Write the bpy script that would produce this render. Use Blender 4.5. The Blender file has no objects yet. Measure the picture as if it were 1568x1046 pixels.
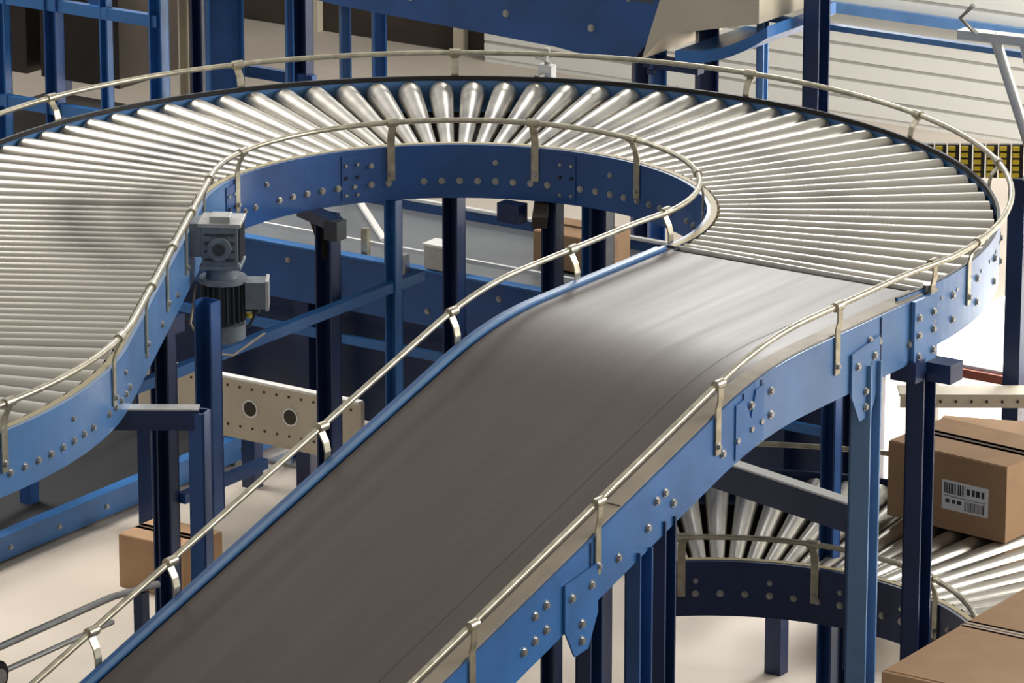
import bpy, math, random
from mathutils import Vector, Matrix
random.seed(7)
# ---------------------------------------------------------------- layout frame
# everything is laid out in a plant grid (u along the cross-belt axis, v along the belt axis),
# z measured from the top of the rollers; the floor is 1.9 m lower.
CX,CY,B=-0.1682,14.0212,0.5914
ZC=1.9
cb,sb=math.cos(B),math.sin(B)
def G(p):
    u,v,z=p
    return Vector((CX+u*cb+v*sb, CY-u*sb+v*cb, z+ZC))

# ---------------------------------------------------------------- materials
MATS={}
def mat(name,col,rough=.5,metal=0.,noise=0.,nscale=8.,col2=None,bump=0.,stretch=None,spec=.5,coat=0.,detail=4):
    m=bpy.data.materials.new(name);m.use_nodes=True
    nt=m.node_tree;bs=nt.nodes["Principled BSDF"]
    bs.inputs["Base Color"].default_value=(*col,1);bs.inputs["Roughness"].default_value=rough
    bs.inputs["Metallic"].default_value=metal
    bs.inputs["Specular IOR Level"].default_value=spec
    bs.inputs["Coat Weight"].default_value=coat;bs.inputs["Coat Roughness"].default_value=.25
    if noise>0 or col2:
        ge=nt.nodes.new("ShaderNodeNewGeometry");mp=nt.nodes.new("ShaderNodeMapping")
        mp.inputs["Rotation"].default_value=(0,0,B)
        ms=nt.nodes.new("ShaderNodeMapping")
        if stretch: ms.inputs["Scale"].default_value=stretch
        no=nt.nodes.new("ShaderNodeTexNoise");no.inputs["Scale"].default_value=nscale;no.inputs["Detail"].default_value=detail
        nt.links.new(ge.outputs["Position"],mp.inputs["Vector"]);nt.links.new(mp.outputs[0],ms.inputs["Vector"]);nt.links.new(ms.outputs[0],no.inputs["Vector"])
        cr=nt.nodes.new("ShaderNodeValToRGB")
        c2=col2 if col2 else tuple(c*(1-noise) for c in col)
        cr.color_ramp.elements[0].position=.35;cr.color_ramp.elements[1].position=.65
        cr.color_ramp.elements[0].color=(*c2,1);cr.color_ramp.elements[1].color=(*col,1)
        nt.links.new(no.outputs["Fac"],cr.inputs["Fac"]);nt.links.new(cr.outputs[0],bs.inputs["Base Color"])
        mr=nt.nodes.new("ShaderNodeMapRange");mr.inputs["To Min"].default_value=min(1,rough+.06);mr.inputs["To Max"].default_value=max(.02,rough-.06)
        nt.links.new(no.outputs["Fac"],mr.inputs["Value"]);nt.links.new(mr.outputs[0],bs.inputs["Roughness"])
        if bump>0:
            bn=nt.nodes.new("ShaderNodeBump");bn.inputs["Strength"].default_value=bump;bn.inputs["Distance"].default_value=.01
            nt.links.new(no.outputs["Fac"],bn.inputs["Height"]);nt.links.new(bn.outputs[0],bs.inputs["Normal"])
    MATS[name]=m
    return m
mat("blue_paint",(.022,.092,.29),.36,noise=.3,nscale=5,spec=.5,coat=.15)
mat("blue_light",(.038,.165,.44),.36,noise=.25,nscale=6,spec=.5,coat=.15)
mat("blue_mid",(.085,.215,.46),.34,noise=.2,nscale=6,spec=.6,coat=.2)  # mid blue; on some frame runs it carries painted-in reflected light
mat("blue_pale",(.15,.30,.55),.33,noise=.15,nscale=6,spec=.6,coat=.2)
mat("navy_paint",(.010,.030,.105),.38,noise=.3,nscale=5,coat=.1)
mat("rail_steel",(.58,.53,.40),.33,metal=.7,noise=.35,nscale=30)
mat("zinc",(.50,.49,.46),.35,metal=.8,noise=.25,nscale=25)
mat("belt_rubber",(.108,.081,.068),.42,noise=.14,nscale=3,stretch=(8,.35,1),spec=.45)
mat("belt_seam",(.055,.044,.038),.5)
mat("tan_guide",(.44,.37,.27),.5,noise=.25,nscale=6)
mat("black_rubber",(.008,.008,.009),.5)
mat("dark_backing",(.008,.008,.009),.8)
mat("cap_yellow",(.46,.38,.20),.5)
mat("cardboard",(.43,.26,.14),.8,noise=.15,nscale=7)
mat("tape",(.36,.22,.13),.35)
mat("paper",(.8,.8,.8),.6)
mat("ink",(.03,.03,.035),.6)
mat("motor_grey",(.21,.25,.29),.42,metal=.15,noise=.3,nscale=20)
mat("motor_dark",(.045,.052,.06),.5,metal=.2)
mat("alu",(.55,.55,.53),.4,metal=.6,noise=.2,nscale=20)
mat("white_paint",(.84,.83,.79),.6,noise=.06,nscale=3)
mat("cream_paint",(.60,.53,.40),.6,noise=.15,nscale=4)
mat("grey_bed",(.16,.17,.18),.4,noise=.2,nscale=3)
mat("brown_dark",(.05,.035,.025),.8,noise=.4,nscale=3)
mat("yellow_paint",(.70,.50,.03),.5)
mat("red_line",(.35,.10,.05),.6)
mat("concrete",(.56,.49,.41),.7,nscale=1.2,col2=(.46,.40,.33),bump=.1,detail=8)
mat("wall_cream",(.74,.73,.67),.6,noise=.06,nscale=2)
mat("groove",(.38,.37,.33),.7)
# roller steel : brushed zinc with worn bands where parcels run
def roller_mat():
    m=mat("roller_steel",(.60,.585,.55),.30,metal=.9)
    nt=m.node_tree;bs=nt.nodes["Principled BSDF"]
    ge=nt.nodes.new("ShaderNodeNewGeometry")
    sub=nt.nodes.new("ShaderNodeVectorMath");sub.operation='SUBTRACT';sub.inputs[1].default_value=(CX,CY,ZC)
    ln=nt.nodes.new("ShaderNodeVectorMath");ln.operation='LENGTH'
    nt.links.new(ge.outputs["Position"],sub.inputs[0]);nt.links.new(sub.outputs[0],ln.inputs[0])
    cr=nt.nodes.new("ShaderNodeValToRGB")
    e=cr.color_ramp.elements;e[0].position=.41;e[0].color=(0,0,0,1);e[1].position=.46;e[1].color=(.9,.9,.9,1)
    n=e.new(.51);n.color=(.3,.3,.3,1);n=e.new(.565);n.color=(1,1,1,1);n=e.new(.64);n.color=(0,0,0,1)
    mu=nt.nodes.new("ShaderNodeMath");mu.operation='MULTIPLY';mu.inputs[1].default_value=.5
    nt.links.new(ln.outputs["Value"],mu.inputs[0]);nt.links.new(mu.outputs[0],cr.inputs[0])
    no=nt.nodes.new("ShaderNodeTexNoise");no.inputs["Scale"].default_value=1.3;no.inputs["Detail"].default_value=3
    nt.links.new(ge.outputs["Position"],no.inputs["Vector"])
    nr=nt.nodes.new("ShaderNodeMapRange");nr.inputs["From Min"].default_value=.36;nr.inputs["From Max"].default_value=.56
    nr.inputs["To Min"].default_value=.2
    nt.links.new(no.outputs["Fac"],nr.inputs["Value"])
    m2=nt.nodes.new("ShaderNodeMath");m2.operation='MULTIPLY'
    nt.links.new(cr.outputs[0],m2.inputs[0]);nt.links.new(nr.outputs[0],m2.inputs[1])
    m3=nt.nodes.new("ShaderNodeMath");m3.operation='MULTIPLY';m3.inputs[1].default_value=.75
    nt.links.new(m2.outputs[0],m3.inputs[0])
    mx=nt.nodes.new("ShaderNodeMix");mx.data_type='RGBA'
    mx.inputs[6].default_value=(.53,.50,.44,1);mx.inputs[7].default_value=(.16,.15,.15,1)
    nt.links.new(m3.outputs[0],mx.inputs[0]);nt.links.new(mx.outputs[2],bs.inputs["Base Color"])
    n2=nt.nodes.new("ShaderNodeTexNoise");n2.inputs["Scale"].default_value=14
    nt.links.new(ge.outputs["Position"],n2.inputs["Vector"])
    mr=nt.nodes.new("ShaderNodeMapRange");mr.inputs["To Min"].default_value=.26;mr.inputs["To Max"].default_value=.44
    nt.links.new(n2.outputs["Fac"],mr.inputs["Value"]);nt.links.new(mr.outputs[0],bs.inputs["Roughness"])
roller_mat()

# ---------------------------------------------------------------- mesh builder
class MB:
    def __init__(s,name): s.name=name;s.v=[];s.f=[];s.m=[];s.sm=[];s.mats=[]
    def mi(s,m):
        if m not in s.mats:s.mats.append(m)
        return s.mats.index(m)
    def add(s,vs,fs,m,smooth=False):
        o=len(s.v);s.v+=[Vector(x) for x in vs];k=s.mi(m)
        for f in fs:
            s.f.append([i+o for i in f]);s.m.append(k);s.sm.append(smooth)
    def box(s,c,size,m,ang=0,ax=None):
        if ax is None:
            ax=(Vector((math.cos(ang),math.sin(ang),0)),Vector((-math.sin(ang),math.cos(ang),0)),Vector((0,0,1)))
        c=Vector(c);vs=[]
        for k in (-.5,.5):
            for j in (-.5,.5):
                for i in (-.5,.5):
                    vs.append(c+ax[0]*size[0]*i+ax[1]*size[1]*j+ax[2]*size[2]*k)
        s.add(vs,[(0,2,3,1),(4,5,7,6),(0,1,5,4),(2,6,7,3),(0,4,6,2),(1,3,7,5)],m)
    def beam(s,p,q,w,h,m,up=(0,0,1)):
        p=Vector(p);q=Vector(q);t=(q-p);L=t.length;t.normalize();up=Vector(up)
        sd=t.cross(up)
        if sd.length<1e-4: sd=Vector((1,0,0))
        sd.normalize();u2=sd.cross(t)
        s.box((p+q)/2,(L,w,h),m,ax=(t,sd,u2))
    def channel(s,p,q,w,h,t,m,open_dir,up=(0,0,1),mi=None):
        p=Vector(p);q=Vector(q);ax=(q-p);L=ax.length;ax.normalize();o=Vector(open_dir).normalized();w2=ax.cross(o)
        c=(p+q)/2
        s.box(c-o*(w/2-t/2),(L,t,h),m,ax=(ax,o,w2))
        for sg in (-1,1): s.box(c+w2*sg*(h/2-t/2),(L,w,t),m,ax=(ax,o,w2))
        if mi: s.box(c-o*(w/2-t*1.6),(L,t,h-2.2*t),mi,ax=(ax,o,w2))
    def cyl(s,p,q,r0,r1,m,n=12,caps=True,mc=None,smooth=True):
        p=Vector(p);q=Vector(q);t=(q-p).normalized()
        a=t.cross(Vector((0,0,1)))
        if a.length<1e-3:a=Vector((1,0,0))
        a.normalize();b=t.cross(a)
        vs=[]
        for (c,r) in ((p,r0),(q,r1)):
            for i in range(n):
                th=2*math.pi*i/n;vs.append(c+a*math.cos(th)*r+b*math.sin(th)*r)
        s.add(vs,[(i,(i+1)%n,n+(i+1)%n,n+i) for i in range(n)],m,smooth)
        if caps: s.add(vs,[tuple(range(n))[::-1],tuple(range(n,2*n))],mc or m)
    def tube(s,pts,r,m,n=8):
        pts=[Vector(p) for p in pts];rings=[]
        for i,p in enumerate(pts):
            t=(pts[min(i+1,len(pts)-1)]-pts[max(i-1,0)]).normalized()
            a=t.cross(Vector((0,0,1)))
            if a.length<1e-3:a=Vector((1,0,0))
            a.normalize();b=t.cross(a)
            rings.append([p+a*math.cos(2*math.pi*k/n)*r+b*math.sin(2*math.pi*k/n)*r for k in range(n)])
        vs=[x for R in rings for x in R];fs=[]
        for i in range(len(pts)-1):
            for k in range(n): fs.append((i*n+k,i*n+(k+1)%n,(i+1)*n+(k+1)%n,(i+1)*n+k))
        s.add(vs,fs,m,True);N=len(vs)
        s.add(vs,[tuple(range(n))[::-1],tuple(range(N-n,N))],m)
    def sweep(s,pts,sides,prof,m,closed=True,smooth=False):
        n=len(prof);vs=[]
        for p,sd in zip(pts,sides):
            for a,z in prof: vs.append(Vector(p)+Vector(sd)*a+Vector((0,0,z)))
        fs=[]
        for i in range(len(pts)-1):
            for k in range(n if closed else n-1):
                fs.append((i*n+k,i*n+(k+1)%n,(i+1)*n+(k+1)%n,(i+1)*n+k))
        s.add(vs,fs,m,smooth)
        if closed:
            N=len(vs);s.add(vs,[tuple(range(n))[::-1],tuple(range(N-n,N))],m)
    def prism(s,pts,d,m):
        d=Vector(d);pts=[Vector(p) for p in pts];n=len(pts)
        vs=pts+[p+d for p in pts]
        s.add(vs,[tuple(range(n))[::-1],tuple(range(n,2*n))]+[(i,(i+1)%n,n+(i+1)%n,n+i) for i in range(n)],m)
    def bolt(s,p,nrm,m="zinc",r=.0085,h=.008):
        p=Vector(p);nn=Vector(nrm).normalized()
        s.cyl(p,p+nn*h*.35,r*1.35,r*1.35,m,10,smooth=False)
        s.cyl(p+nn*h*.3,p+nn*h,r,r*.92,m,6,smooth=False)
    def build(s,parent=None,bevel=0):
        me=bpy.data.meshes.new(s.name)
        W=[G(p) for p in s.v]
        me.from_pydata([tuple(w) for w in W],[],s.f)
        for m in s.mats: me.materials.append(MATS[m])
        me.polygons.foreach_set("material_index",s.m);me.polygons.foreach_set("use_smooth",s.sm)
        me.validate();me.update()
        import bmesh
        bm=bmesh.new();bm.from_mesh(me);bmesh.ops.recalc_face_normals(bm,faces=bm.faces);bm.to_mesh(me);bm.free()
        o=bpy.data.objects.new(s.name,me);bpy.context.collection.objects.link(o)
        if bevel:
            b=o.modifiers.new("bevel","BEVEL");b.width=bevel;b.segments=2;b.limit_method='ANGLE'
        if parent:o.parent=parent
        return o
def root(name):
    e=bpy.data.objects.new(name,None);bpy.context.collection.objects.link(e);return e

# ---------------------------------------------------------------- main curve path
RI,RW=.742,.858
TH1=math.radians(209.5)
D1=Vector((-math.sin(TH1),math.cos(TH1),0))      # heading after the bend
L1=Vector((math.cos(TH1),math.sin(TH1),0))
SL=1.50
P1=Vector((RI*math.cos(TH1),RI*math.sin(TH1),0))
P2=P1+D1*SL
C2=P2+L1*1.6
def U(th,o,z=0):
    return Vector(((RI+o)*math.cos(th),(RI+o)*math.sin(th),z))
def pathS(o,z=0,th0=0.,step=.03,phi1=math.radians(-75)):
    out=[]
    n=int((TH1-th0)/step)
    for i in range(n+1):
        th=th0+(TH1-th0)*i/n
        out.append((U(th,o,z),Vector((math.cos(th),math.sin(th),0))))
    for k in range(1,6): out.append((P1+D1*SL*k/5+L1*o+Vector((0,0,z)),L1))
    ph0=math.radians(29.5);n=int((ph0-phi1)/step)
    for i in range(1,n+1):
        ph=ph0+(phi1-ph0)*i/n
        d=Vector((math.cos(ph),math.sin(ph),0))
        out.append((C2+d*(1.6-o)+Vector((0,0,z)),-d))
    return out
RO_,RI_=.0405,.0205
def taper_roller(mb,a,b,ra,rb,tip=0.0):
    a=Vector(a);b=Vector(b)
    pa=a-Vector((0,0,ra));pb=b-Vector((0,0,rb));t=(pb-pa).normalized()
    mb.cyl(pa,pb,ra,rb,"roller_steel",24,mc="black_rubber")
    mb.cyl(pa-t*.010,pa,ra*.72,ra*.86,"cap_yellow",10)
    mb.cyl(pb,pb+t*.008,rb*.86,rb*.75,"black_rubber",12)
    mb.cyl(pa-t*.026,pb+t*.022,.006,.006,"zinc",6,smooth=False)

def strap(mb,base,out,tang,zf,zr,rail_out,zb=-.105,w=.024):
    t=.0045
    prof=[(.004,zf+zb),(.004,zf+.02),(.010,zf+.045),(rail_out+.006,zr-.006),(rail_out-.004,zr+.009)]
    base=Vector(base);out=Vector(out);tang=Vector(tang)
    for i in range(len(prof)-1):
        a,b=prof[i],prof[i+1]
        A=base+out*a[0];A.z=a[1];Bp=base+out*b[0];Bp.z=b[1]
        d=(Bp-A).normalized();nn=d.cross(tang).normalized()
        mb.box((A+Bp)/2,((Bp-A).length+.003,w,t),"rail_steel",ax=(d,tang,nn))
    R=base+out*rail_out;R.z=zr
    mb.cyl(R-tang*.018,R+tang*.018,.0135,.0135,"rail_steel",10)
    F=base+out*.006;F.z=zf+zb+.022
    mb.bolt(F,out,r=.007)

# ================================================================= roller conveyor (U bend + straight + reverse bend)
def build_main():
    r=root("curved_roller_conveyor")
    fr=MB("side_frames")
    S=pathS(0,0,th0=math.radians(-1))
    prof=[(0,0),(.030,0),(.030,-.004),(.005,-.004),(.005,-.166),(.030,-.166),(.030,-.17),(0,-.17)]
    pts=[a for a,_ in S];sd=[b for _,b in S]
    # frame swept in two runs; the later one's paler blue paints in reflected light
    k=int(len([1 for a,b in S if b is not L1 and a.y>-9])*0)  # keep section index simple
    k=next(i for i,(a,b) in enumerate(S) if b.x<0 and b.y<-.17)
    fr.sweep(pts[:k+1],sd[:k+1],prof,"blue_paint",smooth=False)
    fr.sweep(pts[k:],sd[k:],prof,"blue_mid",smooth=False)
    fr.sweep(pts,sd,[(.0301,.0015),(.012,.0015),(.012,-.002),(.0301,-.002)],"cap_yellow")
    S=pathS(RW,0,th0=math.radians(-6))
    pts=[a for a,_ in S];sd=[b for _,b in S]
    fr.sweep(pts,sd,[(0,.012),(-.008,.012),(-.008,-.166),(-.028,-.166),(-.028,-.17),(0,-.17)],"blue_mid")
    fr.sweep(pts,sd,[(-.001,.015),(-.010,.015),(-.010,.0),(-.001,.0)],"black_rubber")
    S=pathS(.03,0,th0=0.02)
    fr.sweep([a for a,_ in S],[b for _,b in S],[(0,-.10),(.80,-.10),(.80,-.104),(0,-.104)],"dark_backing")  # added sheet, near-black to put shade between the rollers
    fr.build(r)
    ro=MB("rollers")
    st=math.radians(3.75);th=math.radians(2.4)
    while th<TH1-.01:
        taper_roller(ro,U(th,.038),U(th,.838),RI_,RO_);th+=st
    d=(th-TH1)*1.0+.02
    while d<SL:
        a=P1+D1*d+L1*.038;b=P1+D1*d+L1*.838
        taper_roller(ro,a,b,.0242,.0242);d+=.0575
    ph=math.radians(29.5)-.02
    while ph>math.radians(-72):
        dd=Vector((math.cos(ph),math.sin(ph),0))
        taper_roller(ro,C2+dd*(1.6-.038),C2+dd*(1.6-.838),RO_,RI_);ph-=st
    ro.build(r)
    bo=MB("bolts")
    S=pathS(0,0,th0=0.05,step=.0125)
    acc=0;last=None;k=0
    for (p,n) in S:
        if last is not None: acc+=(p-last).length
        last=p
        if acc>.052:
            acc=0;k+=1
            if k%7 in (5,): 
                q=p.copy();q.z=-.055;bo.bolt(q,-n,r=.0065)
            if k%9!=4:
                q=p.copy();q.z=-.115 ;bo.bolt(q,-n,r=.008)
    for thd in (38,97,150,190):
        for da in (-1.5,1.5):
            for z in (-.045,-.085,-.14):
                t=math.radians(thd+da);q=U(t,0,z);bo.bolt(q,-Vector((math.cos(t),math.sin(t),0)),r=.006,m="black_rubber" if z==-.085 else "zinc")
    for thd in (38,97,150,190):
        t0=math.radians(thd-2.6);t1=math.radians(thd+2.6)
        Sx=[(U(t0+(t1-t0)*i/4,0),Vector((math.cos(t0+(t1-t0)*i/4),math.sin(t0+(t1-t0)*i/4),0))) for i in range(5)]
        bo.sweep([a for a,_ in Sx],[b for _,b in Sx],[(0,-.015),(-.0035,-.015),(-.0035,-.155),(0,-.155)],"blue_paint")
    for thd in (-3,1,5,12,20,28):
        for z in (-.05,-.12):
            t=math.radians(thd);bo.bolt(U(t,RW,z),(math.cos(t),math.sin(t),0))
    bo.build(r)
    gr=MB("guard_rails")
    ZR=.083
    inner=[p for p,_ in pathS(-.022,ZR,th0=math.radians(6))]
    gr.tube(inner,.0088,"rail_steel")
    outer=[p for p,_ in pathS(RW+.03,ZR,th0=math.radians(2))]
    gr.tube(outer,.0088,"rail_steel")
    def at(o,thd):
        t=math.radians(thd);return U(t,o),Vector((math.cos(t),math.sin(t),0)),Vector((-math.sin(t),math.cos(t),0))
    for thd in (40,76,105,140,187):
        p,n,tg=at(0,thd);strap(gr,p,-n,tg,0,ZR,.022)
    for d in (.04,.42,.80,1.2):
        strap(gr,P1+D1*d,-L1,D1,0,ZR,.022)
    for phd in (22.5,0.5,-18,-36,-54):
        t=math.radians(phd);dd=Vector((math.cos(t),math.sin(t),0));strap(gr,C2+dd*1.6,dd,Vector((-dd.y,dd.x,0)),0,ZR,.022)
    for thd in (9,41,63,89,124.5,150,175.5,198):
        p,n,tg=at(RW,thd);strap(gr,p,n,tg,0,ZR,.03)
    gr.build(r)
    po=MB("support_legs")
    def leg(u,v,zt,zbm,w=.06,m="navy_paint",op=(0,-1,0),foot=True):
        po.channel((u,v,zbm),(u,v,zt),w*.8,w,.006,m,op)
        if foot and zbm<-1.85: po.box((u,v,-1.894),(.14,.14,.012),"zinc")
    leg(-.64,.24,-.17,-1.9,.062);leg(-.17,.78,-.17,-1.9,.055);leg(.02,.77,-.17,-1.9,.06)
    leg(-.08,.86,-.17,-1.9,.045,"blue_light")
    leg(-.57,.49,-.17,-1.9,.045,"blue_light")
    leg(-.37,-.92,-.17,-1.9,.05,"navy_paint");leg(-.34,-.76,-.16,-.80,.062,"blue_paint")
    leg(1.60,-.04,-.17,-1.9,.070,"navy_paint",(1,0,0));leg(1.05,.42,-.17,-1.9,.05,"blue_paint")
    leg(.52,1.48,-.17,-1.9,.06);leg(-.9,1.3,-.17,-1.9,.06);leg(-1.5,.5,-.17,-1.9,.06)
    leg(-.55,-2.2,-.17,-1.9,.05,"blue_paint")
    po.beam((-.76,.28,-.185),(-.58,.20,-.185),.05,.035,"navy_paint");po.box((-.575,.19,-.20),(.05,.05,.06),"motor_dark")
    po.prism([(-.74,.27,-.19),(-.66,.24,-.19),(-.66,.24,-.32)],(.01,.03,0),"brown_dark")
    po.beam((-.22,.80,-.19),(-.10,.60,-.20),.045,.035,"brown_dark");po.box((-.24,.66,-.20),(.08,.05,.06),"navy_paint")
    po.box((-.37,-.92,-.195),(.08,.08,.05),"navy_paint")
    a=Vector((.02,-1.72,-.20));b=Vector((.25,-1.57,-.20))
    po.beam(a,b,.05,.055,"navy_paint");po.beam(a+Vector((0,0,.029)),b+Vector((0,0,.029)),.05,.004,"zinc")
    po.channel((.25,-1.57,-1.9),(.25,-1.57,-.18),.045,.055,.006,"blue_paint",(-1,-.3,0))
    po.beam((-.57,-.9,-.448),(-.57,.64,-.448),.03,.032,"blue_light")
    po.beam((-.34,-.9,-.72),(-.34,-.5,-.72),.03,.03,"blue_paint")
    po.box((1.622,-.07,-.11),(.012,.13,.22),"blue_mid")
    for v in (-.11,-.03):
        for z in (-.05,-.1,-.16): po.bolt((1.628,v,z),(1,0,0))
    po.box((1.66,-.03,-.215),(.09,.07,.055),"navy_paint");po.box((1.60,-.12,-.20),(.08,.05,.06),"navy_paint")
    po.build(r)
build_main()

# ================================================================= inclined belt conveyor
TS=math.tan(.2774)
def bz(v):
    a=-v
    if a<.70:return 0.
    if a>1.15:return -(a-.925)*TS
    t=(a-.70);return -TS*t*t/(2*.45)
VEND=-4.6
def vs_list(v0,v1):
    L=[v0];v=v0
    while v>v1:
        step=.05 if -1.25<v<-.6 else .2
        v-=step
        L.append(max(v,v1))
    return L
def build_belt():
    r=root("inclined_belt_conveyor")
    vl=vs_list(-.055,VEND)
    pts=[Vector((0,v,bz(v))) for v in vl];X=Vector((1,0,0));sd=[X]*len(pts)
    be=MB("belt")
    nseg=len(pts)
    vs=[];fs=[]
    for p in pts: vs+=[p+X*.778,p+X*1.556]
    for i in range(nseg-1): fs.append((2*i,2*i+1,2*i+3,2*i+2))
    be.add(vs,fs,"belt_rubber",True)
    be.sweep(pts,sd,[(.778,-.001),(1.556,-.001),(1.556,-.006),(.778,-.006)],"belt_rubber",smooth=False)
    be.cyl((.778,-.055,-.0305),(1.556,-.055,-.0305),.030,.030,"belt_rubber",24)
    be.sweep(pts,sd,[(1.452,.0004),(1.4545,.0004),(1.4545,-.001),(1.452,-.001)],"belt_seam")
    be.build(r)
    fr=MB("side_frames")
    fr.sweep(pts,sd,[(.770,.004),(.735,.004),(.735,-.18),(.760,-.18),(.760,-.174),(.741,-.174),(.741,-.004),(.770,-.004)],"blue_light")
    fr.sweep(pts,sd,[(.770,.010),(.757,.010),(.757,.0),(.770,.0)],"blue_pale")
    fr.sweep(pts,sd,[(1.560,.006),(1.606,.004),(1.606,-.006),(1.560,-.006)],"tan_guide")
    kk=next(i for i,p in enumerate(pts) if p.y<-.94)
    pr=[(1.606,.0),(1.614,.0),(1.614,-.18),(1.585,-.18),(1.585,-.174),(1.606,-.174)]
    fr.sweep(pts[:kk+1],sd[:kk+1],pr,"blue_mid");fr.sweep(pts[kk:],sd[kk:],pr,"blue_light")  # flat run is paler: reflected light put into the colour
    fr.sweep(pts[1:],sd[1:],[(.760,-.165),(1.585,-.165),(1.585,-.172),(.760,-.172)],"navy_paint")
    for v in (-.30,-.93,-1.02,-1.75,-2.6,-3.3):
        fr.beam((1.6155,v,bz(v)-.005),(1.6155,v,bz(v)-.175),.003,.004,"navy_paint",up=(0,1,0))
    for v in (-1.60,-2.44,-3.2):
        fr.beam((1.560,v,bz(v)+.0062),(1.606,v,bz(v)+.0052),.003,.002,"brown_dark")
    fr.prism([(1.614,-1.06,bz(-1.06)-.02),(1.614,-1.06,bz(-1.06)-.17),(1.614,-.92,bz(-.92)-.17),(1.614,-.92,bz(-.92)-.02),(1.614,-.96,-.02+bz(-.96)),(1.614,-.985,-.09+bz(-.98)),(1.614,-1.02,-.02+bz(-1.02))],(.004,0,0),"blue_light")
    fr.build(r)
    bo=MB("bolts")
    rnd=random.Random(3)
    for v in (-.10,-.14,-.31,-.36,-.88,-.93,-.98,-1.05,-1.12,-1.36,-1.40,-1.44,-1.48,-1.62,-1.95,-2.0,-2.05,-2.3,-2.34,-2.6,-2.7,-3.0):
        for dz in ((-.055,-.12) if rnd.random()<.35 else ((-.12,) if rnd.random()<.6 else (-.07,))):
            bo.bolt((1.614,v,bz(v)+dz),(1,0,0),r=.009)
    bo.build(r)
    tr=MB("transfer_bar")
    tr.cyl((.76,.008,-.014),(1.60,.008,-.014),.0125,.0125,"zinc",12)
    tr.box((1.17,.036,-.020),(.80,.012,.006),"zinc")
    tr.box((1.17,-.012,-.05),(.84,.03,.02),"dark_backing")
    tr.cyl((1.575,-.01,-.01),(1.62,-.01,-.01),.02,.02,"cap_yellow",12)
    tr.cyl((1.60,-.02,-.005),(1.60,-.02,.02),.012,.012,"zinc",12)
    tr.box((.755,-.01,-.02),(.05,.06,.03),"motor_dark")
    tr.build(r)
    gr=MB("guard_rails")
    ZR=.085
    t6=math.radians(6)
    left=[U(t6,-.022,.083),U(math.radians(2),-.022,.084),Vector((.716,-.06,ZR))]+[Vector((.712,v,bz(v)+ZR)) for v in vs_list(-.12,VEND)]
    gr.tube(left,.0088,"rail_steel")
    right=[U(math.radians(2),RW+.03,.083),Vector((1.628,-.02,ZR)),Vector((1.618,-.12,ZR))]+[Vector((1.615,v,bz(v)+ZR)) for v in vs_list(-.2,VEND)]
    gr.tube(right,.0088,"rail_steel")
    for v in (-.02,-.54,-1.15,-1.72,-2.28,-2.9,-3.5):
        strap(gr,(1.614,v,0),(1,0,0),(0,1,0),bz(v),bz(v)+ZR,.004)
    for v in (.03,-.46,-1.05,-1.65,-2.30,-2.62,-3.2):
        strap(gr,(.735,v,0),(-1,0,0),(0,1,0),bz(v),bz(v)+ZR,.022)
    gr.build(r)
    po=MB("support_legs")
    def leg(u,v,zt,w=.07,m="blue_paint",op=(1,0,0)):
        po.channel((u,v,-1.9),(u,v,zt),w*.75,w,.006,m,op)
        po.box((u,v,-1.894),(.15,.15,.012),"zinc")
    po.channel((1.60,-.35,-1.9),(1.60,-.35,-.12),.065,.060,.006,"blue_pale",(1,0,0),mi="brown_dark")
    po.box((1.60,-.35,-1.894),(.15,.15,.012),"zinc")
    leg(1.60,-1.38,-.28,.055,"navy_paint");leg(1.60,-1.50,-.33,.062,"blue_paint");leg(1.58,-1.70,-.36,.06,"navy_paint")
    leg(.76,-.42,-.17,.06,"navy_paint");leg(.76,-1.45,-.3,.06,"navy_paint");leg(.76,-2.9,-.6,.06,"navy_paint");leg(1.60,-2.9,-.6)
    for v in (-.39,-1.80):
        z=bz(v)
        po.prism([(1.616,v-.075,z-.07),(1.616,v+.075,z-.05),(1.616,v+.075,z-.18),(1.616,v+.03,z-.265),(1.616,v-.03,z-.27),(1.616,v-.075,z-.19)],(.006,0,0),"blue_mid" if v>-1 else "blue_light")
        for dv,dz in ((-.045,-.11),(.045,-.10),(0,-.19),(.0,-.235)): po.bolt((1.622,v+dv,z+dz),(1,0,0),r=.009)
    po.build(r)
build_belt()

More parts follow.
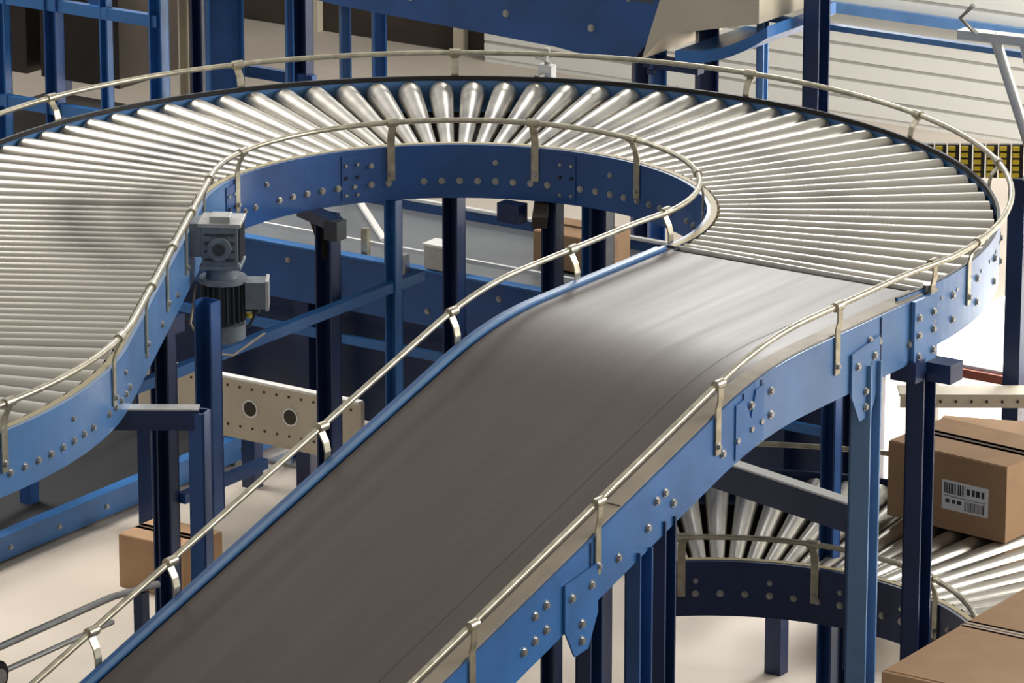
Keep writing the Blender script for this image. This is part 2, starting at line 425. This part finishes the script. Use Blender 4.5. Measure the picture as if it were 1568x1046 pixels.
# ================================================================= lower roller curve
def build_lower():
    r=root("lower_roller_conveyor")
    c=Vector((1.2,-.45,-1.0))
    def Q(th,rad,z=0): return c+Vector((rad*math.cos(th),rad*math.sin(th),z))
    t0,t1=math.radians(-60),math.radians(138)
    N=70
    th=[t0+(t1-t0)*i/N for i in range(N+1)];sd=[Vector((math.cos(t),math.sin(t),0)) for t in th]
    fr=MB("side_frames")
    fr.sweep([Q(t,RI) for t in th],sd,[(0,0),(.030,0),(.030,-.004),(.005,-.004),(.005,-.166),(.030,-.166),(.030,-.17),(0,-.17)],"navy_paint")
    fr.sweep([Q(t,RI) for t in th],sd,[(.0301,.002),(.012,.002),(.012,-.002),(.0301,-.002)],"cap_yellow")
    fr.sweep([Q(t,1.6) for t in th],sd,[(0,.012),(-.008,.012),(-.008,-.17),(0,-.17)],"navy_paint")
    fr.sweep([Q(t,RI) for t in th],sd,[(.03,-.10),(.83,-.10),(.83,-.104),(.03,-.104)],"dark_backing")  # added dark sheet, makes the roller gaps read as shaded
    for i in range(2,N*1,2):
        t=th[i]
        fr.bolt(Q(t,RI,-.10),-sd[i],r=.008)
        if i%6==0: fr.bolt(Q(t,RI,-.06),-sd[i],r=.006)
    fr.build(r)
    ro=MB("rollers");t=t0+.03
    while t<t1:
        taper_roller(ro,Q(t,RI+.038),Q(t,1.57),RI_,RO_);t+=math.radians(3.75)
    ro.build(r)
    gr=MB("guard_rails")
    gr.tube([Q(t,RI-.022,.083) for t in th],.0088,"rail_steel");gr.tube([Q(t,1.63,.083) for t in th],.0088,"rail_steel")
    for d in (-10,30,64,99,130):
        t=math.radians(d);n=Vector((math.cos(t),math.sin(t),0));strap(gr,Q(t,RI),-n,Vector((-n.y,n.x,0)),-1.0,-1.0+.083,.022)
    for d in (20,60,100):
        t=math.radians(d);n=Vector((math.cos(t),math.sin(t),0));strap(gr,Q(t,1.6),n,Vector((-n.y,n.x,0)),-1.0,-1.0+.083,.03)
    gr.build(r)
    po=MB("support_legs")
    for d,rad in ((0,RI+.03),(60,1.5),(20,1.58),(-50,1.58),(-50,RI+.03),(136,RI+.03)):
        t=math.radians(d);p=Q(t,rad)
        po.channel((p.x,p.y,-1.9),(p.x,p.y,-1.16),.045,.06,.006,"navy_paint",(0,-1,0))
        po.box((p.x,p.y,-1.894),(.14,.14,.012),"zinc")
    po.build(r)
    cb_=MB("crossbeam")
    cb_.beam((.60,.18,-.70),(1.42,-.035,-.70),.04,.085,"navy_paint");cb_.beam((.60,.18,-.655),(1.42,-.035,-.655),.042,.006,"white_paint")
    cb_.beam((1.40,-.03,-1.15),(1.40,-.03,-.70),.05,.05,"navy_paint")
    cb_.build(r)
build_lower()

# ================================================================= gear motor
def build_motor():
    m=MB("gear_motor")
    c=Vector((-.435,-.56,0));n=-L1;t=D1;z=Vector((0,0,1))
    def bx(o,s,mm): m.box(c+n*o[0]+t*o[1]+z*o[2],s,mm,ax=(n,t,z))
    bx((-.06,0,-.03),(.06,.10,.10),"motor_grey")
    bx((0,0,-.045),(.105,.115,.12),"motor_grey")
    bx((0,0,.018),(.125,.13,.012),"alu");bx((0,.02,.032),(.06,.06,.02),"alu")
    bx((.0,0,-.11),(.12,.125,.012),"motor_grey")
    for k in range(5): bx((.055,-.045+.0225*k,-.045),(.01,.006,.10),"motor_dark")
    for k in range(4): bx((0,.060,-.085+.025*k),(.09,.008,.006),"motor_dark")
    m.cyl(c+t*.06-z*.05,c+t*.075-z*.05,.035,.035,"motor_grey",18)
    m.cyl(c+t*.075-z*.05,c+t*.08-z*.05,.018,.018,"motor_dark",18)
    m.cyl(c-z*.11,c-z*.15,.045,.05,"motor_grey",20)
    m.cyl(c-z*.15,c-z*.165,.07,.07,"motor_grey",20)
    m.cyl(c-z*.165,c-z*.29,.052,.052,"motor_dark",24)
    for k in range(20):
        a=2*math.pi*k/20;d=n*math.cos(a)+t*math.sin(a);s2=d.cross(z)
        m.box(c+d*.058-z*.225,(.014,.004,.115),"motor_dark",ax=(d,s2,z))
    m.cyl(c-z*.29,c-z*.335,.066,.064,"motor_grey",24);m.cyl(c-z*.335,c-z*.345,.064,.045,"motor_dark",24)
    side=Vector((.83,.56,0));q=c+side*.095-z*.20;s3=side.cross(z)
    m.box(q,(.06,.075,.08),"motor_grey",ax=(side,s3,z));m.box(q+side*.034,(.01,.085,.09),"alu",ax=(side,s3,z))
    m.cyl(q-z*.04,q-z*.06,.012,.012,"motor_dark",10)
    m.cyl(q-z*.06-side*.02,q-z*.075-side*.02,.01,.01,"yellow_paint",8)
    m.tube([q-z*.06,q-z*.10-side*.02,q-z*.13-side*.08,q-z*.12-side*.15,q-z*.08-side*.21],.005,"motor_dark",6)
    base=c-n*.08+Vector((0,0,-.16))
    m.tube([base+Vector((0,0,-.02)),base+t*.12-z*.10,base+t*.18-z*.17+n*.05,base+t*.10-z*.2+n*.12,base-z*.16+n*.2],.004,"tan_guide",6)
    m.build(bevel=.002)
build_motor()

# ================================================================= lower flat conveyor seen through the bend
def build_flat():
    m=MB("flat_belt_conveyor")
    z=-.75
    m.box((-1.2,1.86,z-.01),(3.2,.66,.02),"grey_bed")
    m.box((-1.2,1.52,z-.075),(3.2,.03,.19),"blue_paint");m.box((-1.2,1.52,z+.022),(3.2,.045,.006),"blue_light")
    m.box((-1.2,2.20,z-.06),(3.2,.03,.19),"blue_paint");m.box((-1.2,2.19,z+.04),(3.2,.02,.01),"white_paint")
    m.beam((-2.0,1.60,z+.05),(.2,1.60,z+.05),.012,.014,"white_paint")
    m.beam((-1.9,2.15,z+.02),(-1.5,1.75,z+.02),.02,.012,"white_paint");m.beam((-1.1,2.15,z+.02),(-.8,1.7,z+.02),.012,.012,"zinc")
    for i in range(20):
        m.bolt((-2.6+i*.145,1.505,z-.03-(.09 if i%3 else 0)),(0,-1,0),r=.008)
    for u in (-2.1,-1.45,-.3): 
        m.box((u,1.57,z+.06),(.025,.02,.10),"rail_steel")
    m.box((-1.12,1.54,z+.07),(.085,.07,.08),"alu");m.box((-1.12,1.54,z+.113),(.095,.08,.008),"white_paint")
    m.box((-1.24,1.49,z+.02),(.035,.03,.10),"zinc");m.box((-1.24,1.47,z+.06),(.05,.03,.03),"zinc")
    for u in (-2.4,-1.7,-.75,.2):
        m.box((u,1.56,-1.37),(.06,.05,1.06),"navy_paint");m.box((u,2.17,-1.37),(.06,.05,1.06),"navy_paint")
    m.box((-1.2,1.60,-1.12),(3.2,.03,.42),"navy_paint")
    for u,mm in ((-2.05,"blue_paint"),(-1.55,"blue_light"),(-1.05,"blue_paint")): m.box((u,1.50,-1.27),(.045,.03,1.0),mm)
    m.box((-1.2,1.50,-1.02),(3.2,.02,.03),"blue_light")
    m.build()
    c=MB("perforated_side_panel")
    v=1.30;z0,z1=-1.36,-1.16
    c.box((-1.75,v,(z0+z1)/2),(.95,.02,z1-z0),"cream_paint")
    c.box((-1.75,v+.08,z0-.01),(.95,.16,.02),"cream_paint");c.box((-1.75,v-.012,z1+.004),(.95,.03,.008),"white_paint")
    for i in range(5):
        u=-2.08+.17*i
        c.cyl((u,v-.0105,-1.26),(u,v-.013,-1.26),.032,.032,"white_paint",20);c.cyl((u,v-.0125,-1.26),(u,v-.0145,-1.26),.026,.026,"brown_dark",20)
    for i in range(18):
        for zz in (z0+.03,z1-.03): c.cyl((-2.2+.052*i,v-.0105,zz),(-2.2+.052*i,v-.012,zz),.005,.005,"brown_dark",8)
    for u in (-2.18,-1.32): c.box((u,v+.05,-1.635),(.04,.04,.53),"cream_paint")
    c.build()
build_flat()

def build_floor_track():
    m=MB("floor_level_conveyor")
    U0=-2.62
    zt=-1.800
    m.beam((U0,-2.6,zt-.045),(U0,3.6,zt-.045),.03,.088,"blue_light");m.beam((U0,-2.6,zt+.002),(U0,3.6,zt+.002),.05,.006,"blue_light")
    for i in range(18): m.bolt((U0+.015,-1.4+i*.27,zt-.05),(1,0,0),r=.008)
    m.beam((U0-.9,-2.6,zt-.045),(U0-.9,3.6,zt-.045),.03,.088,"blue_paint")
    m.box((U0-.45,.5,zt-.03),(.87,6.2,.01),"dark_backing")
    for v in (-1.2,0.2,1.6,3.0):
        m.box((U0-.45,v,-1.86),(.9,.05,.06),"navy_paint")
    for v in (.35,1.4): m.box((U0-.2,v,-1.55),(.05,.05,.65),"blue_paint")
    m.beam((U0-.2,.35,-1.3),(U0-.2,1.4,-1.7),.03,.04,"blue_paint");m.beam((U0-.2,.35,-1.7),(U0-.2,1.4,-1.3),.03,.04,"navy_paint")
    m.beam((U0-.2,-.6,-1.24),(U0-.2,1.6,-1.24),.04,.05,"blue_paint")
    m.build()
build_floor_track()

# ================================================================= boxes
def carton(name,p0,yaw,L,W,H,label=False):
    m=MB(name)
    a=Vector((math.cos(yaw),math.sin(yaw),0));b=Vector((-a.y,a.x,0));z=Vector((0,0,1));p0=Vector(p0)
    c=p0+a*L/2+b*W/2+z*H/2
    m.box(c,(L,W,H),"cardboard",ax=(a,b,z))
    m.box(c+z*(H/2+.001),(L*1.001,.05,.002),"tape",ax=(a,b,z))
    m.box(c+a*(L/2+.0008)+z*(H/2-.04),(.0016,.05,.08),"tape",ax=(a,b,z))
    m.box(c+z*(H/2+.0015),(L,.003,.003),"brown_dark",ax=(a,b,z))
    for s in (-1,1): m.box(c+z*(H/2+.0005)+b*s*W*.25,(L*.995,W*.47,.003),"cardboard",ax=(a,b,z))
    if label:
        lc=p0+a*(L*.66)+z*(H*.47)-b*.0015
        m.box(lc,(.165,.002,.092),"paper",ax=(a,b,z))
        x=-.072
        rr=random.Random(5)
        while x<.0:
            w=rr.choice((.0015,.003,.0045));m.box(lc+a*x+z*.022-b*.0012,(w,.001,.034),"ink",ax=(a,b,z));x+=w+rr.choice((.002,.0035))
        x=.0
        while x<.072:
            w=rr.choice((.0015,.003,.0045));m.box(lc+a*x-z*.024-b*.0012,(w,.001,.030),"ink",ax=(a,b,z));x+=w+rr.choice((.002,.0035))
        for k,(xx,w) in enumerate(((.012,.012),(.030,.01),(.046,.014),(.064,.01))): m.box(lc+a*xx+z*.022-b*.0012,(w,.001,.02),"ink",ax=(a,b,z))
        for xx,w in ((-.062,.014),(-.040,.012),(-.02,.016)): m.box(lc+a*xx-z*.018-b*.0012,(w,.001,.012),"ink",ax=(a,b,z))
        m.box(lc-z*.002-b*.0012,(.15,.001,.002),"ink",ax=(a,b,z))
    return m.build(bevel=.003)
carton("cardboard_box",(1.015,.825,-.997),math.radians(-4.8),.425,.30,.235,label=True)
carton("cardboard_box",(2.27,-1.42,-1.9),0,.75,.85,1.35)
carton("cardboard_box",(-2.12,1.03,-1.9),0,.28,.22,.19)
carton("cardboard_box",(-.92,1.80,-.74),0,.26,.2,.12)

# ================================================================= overhead chute conveyor (behind bend)
def build_overhead():
    m=MB("overhead_chute_conveyor")
    v=2.2
    prof=[(-3.15,.36),(-3.10,.10),(-3.02,.03),(-2.0,-.055),(-1.1,-.085),(-.95,-.10),(-.78,-.085),(-.66,.05),(-.66,.34)]
    m.prism([(u,v,z) for u,z in prof],(0,.012,0),"blue_paint")
    m.prism([(u,v+.8,z) for u,z in prof],(0,.012,0),"blue_paint")
    m.box((-1.9,v+.4,.12),(2.4,.8,.012),"grey_bed")
    for u in (-2.9,-2.5,-2.1,-1.7,-1.3,-.95):
        m.bolt((u,v,.03+(-.02)*(u+2.5)),(0,-1,0),r=.010);m.bolt((u+.15,v,.12),(0,-1,0),r=.008)
    m.prism([(-.74,v-.01,-.08),(-.64,v-.01,.02),(-.28,v-.01,.10),(-.28,v-.01,.2),(-.66,v-.01,.16)],(0,.5,0),"cream_paint")
    pts=[Vector((-.60+.045*i,v-.02,-.03+.0045*i*i*.45)) for i in range(9)]
    m.sweep(pts,[Vector((0,1,0))]*9,[(0,0),(.45,0),(.45,-.04),(0,-.04)],"blue_light")
    def leg(u,vv,zt,w,mm):
        m.channel((u,vv,-1.9),(u,vv,zt),w*.8,w,.006,mm,(1,-1,0));m.box((u,vv,-1.894),(.14,.14,.012),"zinc")
    leg(-.77,2.34,.25,.055,"blue_light");leg(-.64,2.45,.02,.07,"navy_paint");leg(-2.67,2.4,.1,.13,"blue_light")
    leg(-2.2,2.5,.1,.04,"blue_mid");leg(-2.05,2.5,.1,.05,"blue_light");leg(-1.0,2.6,.0,.06,"navy_paint");leg(-2.45,2.5,.1,.03,"blue_light")
    for k in range(6): m.box((-.77,2.30,.10-.05*k),(.03,.012,.018),"navy_paint")
    m.beam((-2.62,2.5,-.02),(-2.2,2.5,-.02),.02,.03,"white_paint")
    m.box((-.70,2.33,-.12),(.22,.04,.04),"navy_paint")
    m.build()
    s=MB("steel_column_frame")  # steel columns behind the bend, with one cross rail
    for (u,vv,w,mm) in ((-.18,2.4,.075,"navy_paint"),(-.42,2.45,.035,"blue_pale")):
        s.channel((u,vv,-1.9),(u,vv,.6),w*.8,w,.006,mm,(1,0,0));s.box((u,vv,-1.894),(.16,.16,.012),"zinc")
    s.beam((-.60,2.48,.05),(.85,2.48,.05),.03,.02,"blue_mid")
    s.build()
    q=MB("rail_sensor")
    p=U(math.radians(114),RW+.05,0)
    q.box(p+Vector((0,0,.02)),(.05,.03,.05),"white_paint");q.cyl(p+Vector((0,0,.03)),p+Vector((0,0,.10)),.01,.01,"zinc",8)
    q.cyl(p+Vector((.02,-.02,.07)),p+Vector((-.04,.0,.07)),.012,.012,"white_paint",10);q.box(p+Vector((0,-.03,-.03)),(.02,.06,.10),"zinc")
    q.build()
build_overhead()

# ================================================================= left steel rack
def build_rack():
    m=MB("steel_storage_rack")
    vv=2.5
    for u,w,mm in ((-3.80,.05,"blue_light"),(-3.55,.06,"blue_paint"),(-3.30,.04,"blue_light"),(-3.05,.06,"blue_light"),(-2.92,.05,"cream_paint"),(-2.86,.05,"navy_paint"),(-2.78,.03,"cream_paint")):
        m.channel((u,vv,-1.9),(u,vv,.5),w*.8,w,.006,mm,(0,-1,0))
    for z in (-.30,-.02,.28,-.7,-1.3):
        m.beam((-4.3,vv,z),(-3.05,vv,z),.03,.045,"blue_light")
        m.beam((-4.3,vv+.9,z),(-3.0,vv+.9,z),.03,.045,"blue_paint")
    m.beam((-3.8,vv+.02,-.3),(-3.05,vv+.02,.28),.02,.04,"blue_light");m.beam((-4.3,vv+.02,.28),(-3.3,vv+.02,-.3),.02,.04,"blue_paint")
    for u in (-4.25,-3.6,-3.05): m.channel((u,vv+.9,-1.9),(u,vv+.9,.5),.05,.06,.006,"navy_paint",(0,-1,0))
    for z in (-1.25,-.65):
        for u in (-4.0,-3.55): m.box((u,vv+.45,z+.2),(.38,.6,.36),"brown_dark")
    m.box((-3.0,vv+.3,-.4),(.04,.03,3.0),"yellow_paint")
    m.build()
build_rack()

# ================================================================= right hand things
def build_right():
    m=MB("yellow_cable_chain")
    a=Vector((.47,2.00,-.265))
    for row in range(5):
        for i in range(16):
            c=a+Vector((.035*i,.022*i,.022*row))
            m.box(c,(.022,.02,.014),"yellow_paint",ang=.56);m.box(c+Vector((.0,.012,0)),(.036,.02,.022),"black_rubber",ang=.56)
    m.box(a+Vector((.25,.18,-.825)),(.06,.05,1.62),"navy_paint")
    m.build()
    p=MB("tubular_stand")
    p.tube([(1.10,2.1,-1.9),(.98,2.1,-.9),(.80,2.12,-.2),(.64,2.12,.20)],.018,"alu",12)
    p.tube([(1.16,2.1,-1.9),(1.05,2.1,-.8),(.74,2.12,.20)],.012,"alu",10)
    p.beam((.52,2.12,.185),(.90,2.12,.195),.05,.03,"alu");p.box((1.13,2.1,-1.89),(.3,.3,.02),"alu")
    p.tube([(.60,2.08,.20),(.55,2.06,.25),(.60,2.05,.30)],.008,"zinc")
    p.build()
    t=MB("white_work_table")
    z=-1.05
    t.box((.95,3.1,z),(1.7,1.3,.03),"white_paint");t.box((.95,2.44,z-.01),(1.7,.02,.03),"red_line")
    for u in (.2,1.7):
        for v in (2.55,3.6): t.box((u,v,-1.48),(.05,.05,.84),"white_paint")
    t.build()
    l=MB("slotted_angle_rail")
    a=Vector((.46,1.87,-.965));b=Vector((1.6,2.62,-.965))
    l.beam(a,b,.10,.006,"cream_paint");l.beam(a+Vector((.03,-.04,-.02)),b+Vector((.03,-.04,-.02)),.006,.045,"cream_paint")
    d=(b-a).normalized();n=Vector((d.y,-d.x,0))
    for i in range(26):
        c=a+d*(.03+.05*i)+Vector((.034,-.044,-.02));l.cyl(c,c+n*.004,.005,.005,"brown_dark",8)
    for k in (.35,.6):
        c=a+(b-a)*k;l.box((c.x,c.y,-1.43),(.05,.05,.93),"cream_paint")
    l.build()
    f=MB("flattened_cardboard_stack")
    for i,(du,dv,an) in enumerate(((0,0,.35),(.03,.02,.30),(-.02,.03,.42),(.02,-.02,.36),(.0,.01,.33))):
        f.box((1.08+du,1.60+dv,-1.005+.014*i),(.60,.30,.012),"cardboard" if i!=2 else "white_paint",ang=an)
    for s in (-.22,.22): f.box((1.08+s*.92,1.60+s*.35,-1.455),(.06,.24,.885),"cream_paint",ang=.35)
    f.build()
build_right()

def build_bl():
    m=MB("side_guide_assembly")
    m.tube([(.20,-3.3,-.62),(.20,-1.9,-.62),(.24,-1.75,-.62)],.010,"alu");m.tube([(.20,-3.3,-.69),(.20,-1.9,-.69)],.008,"alu")
    m.cyl((.16,-2.46,-.66),(.27,-2.46,-.66),.045,.045,"black_rubber",20);m.cyl((.27,-2.46,-.66),(.28,-2.46,-.66),.025,.025,"zinc",12)
    for v in (-3.1,): m.box((.20,v,-1.28),(.04,.04,1.24),"navy_paint")
    m.box((.22,-1.80,-1.27),(.03,.03,1.28),"navy_paint")
    m.build()
build_bl()

# ================================================================= shell
def build_shell():
    f=MB("floor")
    f.box((0,2,-1.95),(40,34,.1),"concrete");f.build()
    w=MB("wall_back")
    w.box((5.5,8.30,-.55),(22,.1,2.7),"wall_cream")
    for i in range(30):
        z=-1.84+.085*i
        w.box((5.5,8.247,z),(22,.008,.070),"wall_cream");w.box((5.5,8.248,z+.0425),(22,.004,.012),"groove")
    w.beam((-5.5,8.2,-1.36),(16.5,8.2,-1.36),.03,.05,"blue_mid")
    w.build()
    d=MB("wall_left")
    d.box((-9.0,8.4,-.55),(7.0,.1,2.7),"brown_dark");
    for i in range(8): d.box((-12+.9*i,8.33,-.55),(.06,.05,2.7),"cream_paint")
    d.build()
build_shell()
rr=random.Random(2);dm=MB("floor_debris")
for i in range(40):
    u=rr.uniform(.3,1.9);v=rr.uniform(-1.0,.3);s=rr.uniform(.006,.02)
    dm.box((u,v,-1.9+s*.2),(s*2,s,s*.4),rr.choice(("brown_dark","cardboard","paper")),ang=rr.uniform(0,3))
dm.build()

# ================================================================= light
wd=bpy.data.worlds.new("World");bpy.context.scene.world=wd;wd.use_nodes=True
nt=wd.node_tree;bg=nt.nodes["Background"]
tc=nt.nodes.new("ShaderNodeTexCoord");sp=nt.nodes.new("ShaderNodeSeparateXYZ");nt.links.new(tc.outputs["Generated"],sp.inputs[0])
cr=nt.nodes.new("ShaderNodeValToRGB");nt.links.new(sp.outputs["Z"],cr.inputs[0])
e=cr.color_ramp.elements
e[0].position=0;e[0].color=(.50,.48,.45,1);e[1].position=1;e[1].color=(.68,.65,.60,1)
for p_,c_ in ((.06,(.88,.88,.88,1)),(.36,(.95,.95,.93,1)),(.46,(.40,.39,.375,1)),(.72,(.40,.385,.36,1)),(.82,(.92,.89,.84,1))):
    n=e.new(p_);n.color=c_
vm=nt.nodes.new("ShaderNodeVectorMath");vm.operation='DOT_PRODUCT';vm.inputs[1].default_value=(.45,.89,0)
nt.links.new(tc.outputs["Generated"],vm.inputs[0])
mr=nt.nodes.new("ShaderNodeMapRange");mr.inputs["From Min"].default_value=.0;mr.inputs["From Max"].default_value=1.;mr.inputs["To Min"].default_value=.62;mr.inputs["To Max"].default_value=1.35
nt.links.new(vm.outputs["Value"],mr.inputs["Value"])
nt.links.new(cr.outputs[0],bg.inputs[0]);nt.links.new(mr.outputs[0],bg.inputs[1])
def area(name,loc,target,size,power,col=(1,1,1),sy=None,spread=180):
    l=bpy.data.lights.new(name,"AREA");l.size=size;l.energy=power;l.color=col;l.spread=math.radians(spread)
    if sy: l.shape='RECTANGLE';l.size_y=sy
    o=bpy.data.objects.new(name,l);bpy.context.collection.objects.link(o)
    o.location=loc;d=Vector(target)-Vector(loc);o.rotation_euler=d.to_track_quat('-Z','Y').to_euler()
area("assumed_light_right",(9,14.5,4.5),(0,13.3,1.6),4,640,(1,.98,.95),sy=2.5)  # assumed source out of view, no window built; lights the right-facing frame sides
area("assumed_light_back",(1.25,23.5,6.3),(.7,13.5,1.9),1.0,190,(1,.99,.96),sy=1.2)  # assumed unseen source, free-standing without a window; placed for the belt highlight
area("fill_light",tuple(G((.6,5.2,1.0))),tuple(G((.9,4.3,-1.9))),1.8,420,spread=80)  # added unseen lamp, whitens the rear floor like a sun patch
area("fill_light",tuple(G((3.0,5.6,2.2))),tuple(G((1.0,8.2,-1.6))),3.0,330,spread=100)  # added unseen lamp that only lifts the back wall
area("fill_light",tuple(G((-4.6,1.6,3.2))),tuple(G((-2.1,.6,-1.9))),1.6,60,(1,.97,.92),spread=70)  # added unseen lamp to brighten the left floor

cam=bpy.data.cameras.new("camera");cam.sensor_width=36;cam.lens=7696/1600*36;cam.clip_end=300
co=bpy.data.objects.new("camera",cam);co.location=(0,0,3.7469+ZC);co.rotation_euler=(math.pi/2-.2885,0,0)
bpy.context.collection.objects.link(co);bpy.context.scene.camera=co
bpy.context.scene.view_settings.view_transform='Standard'
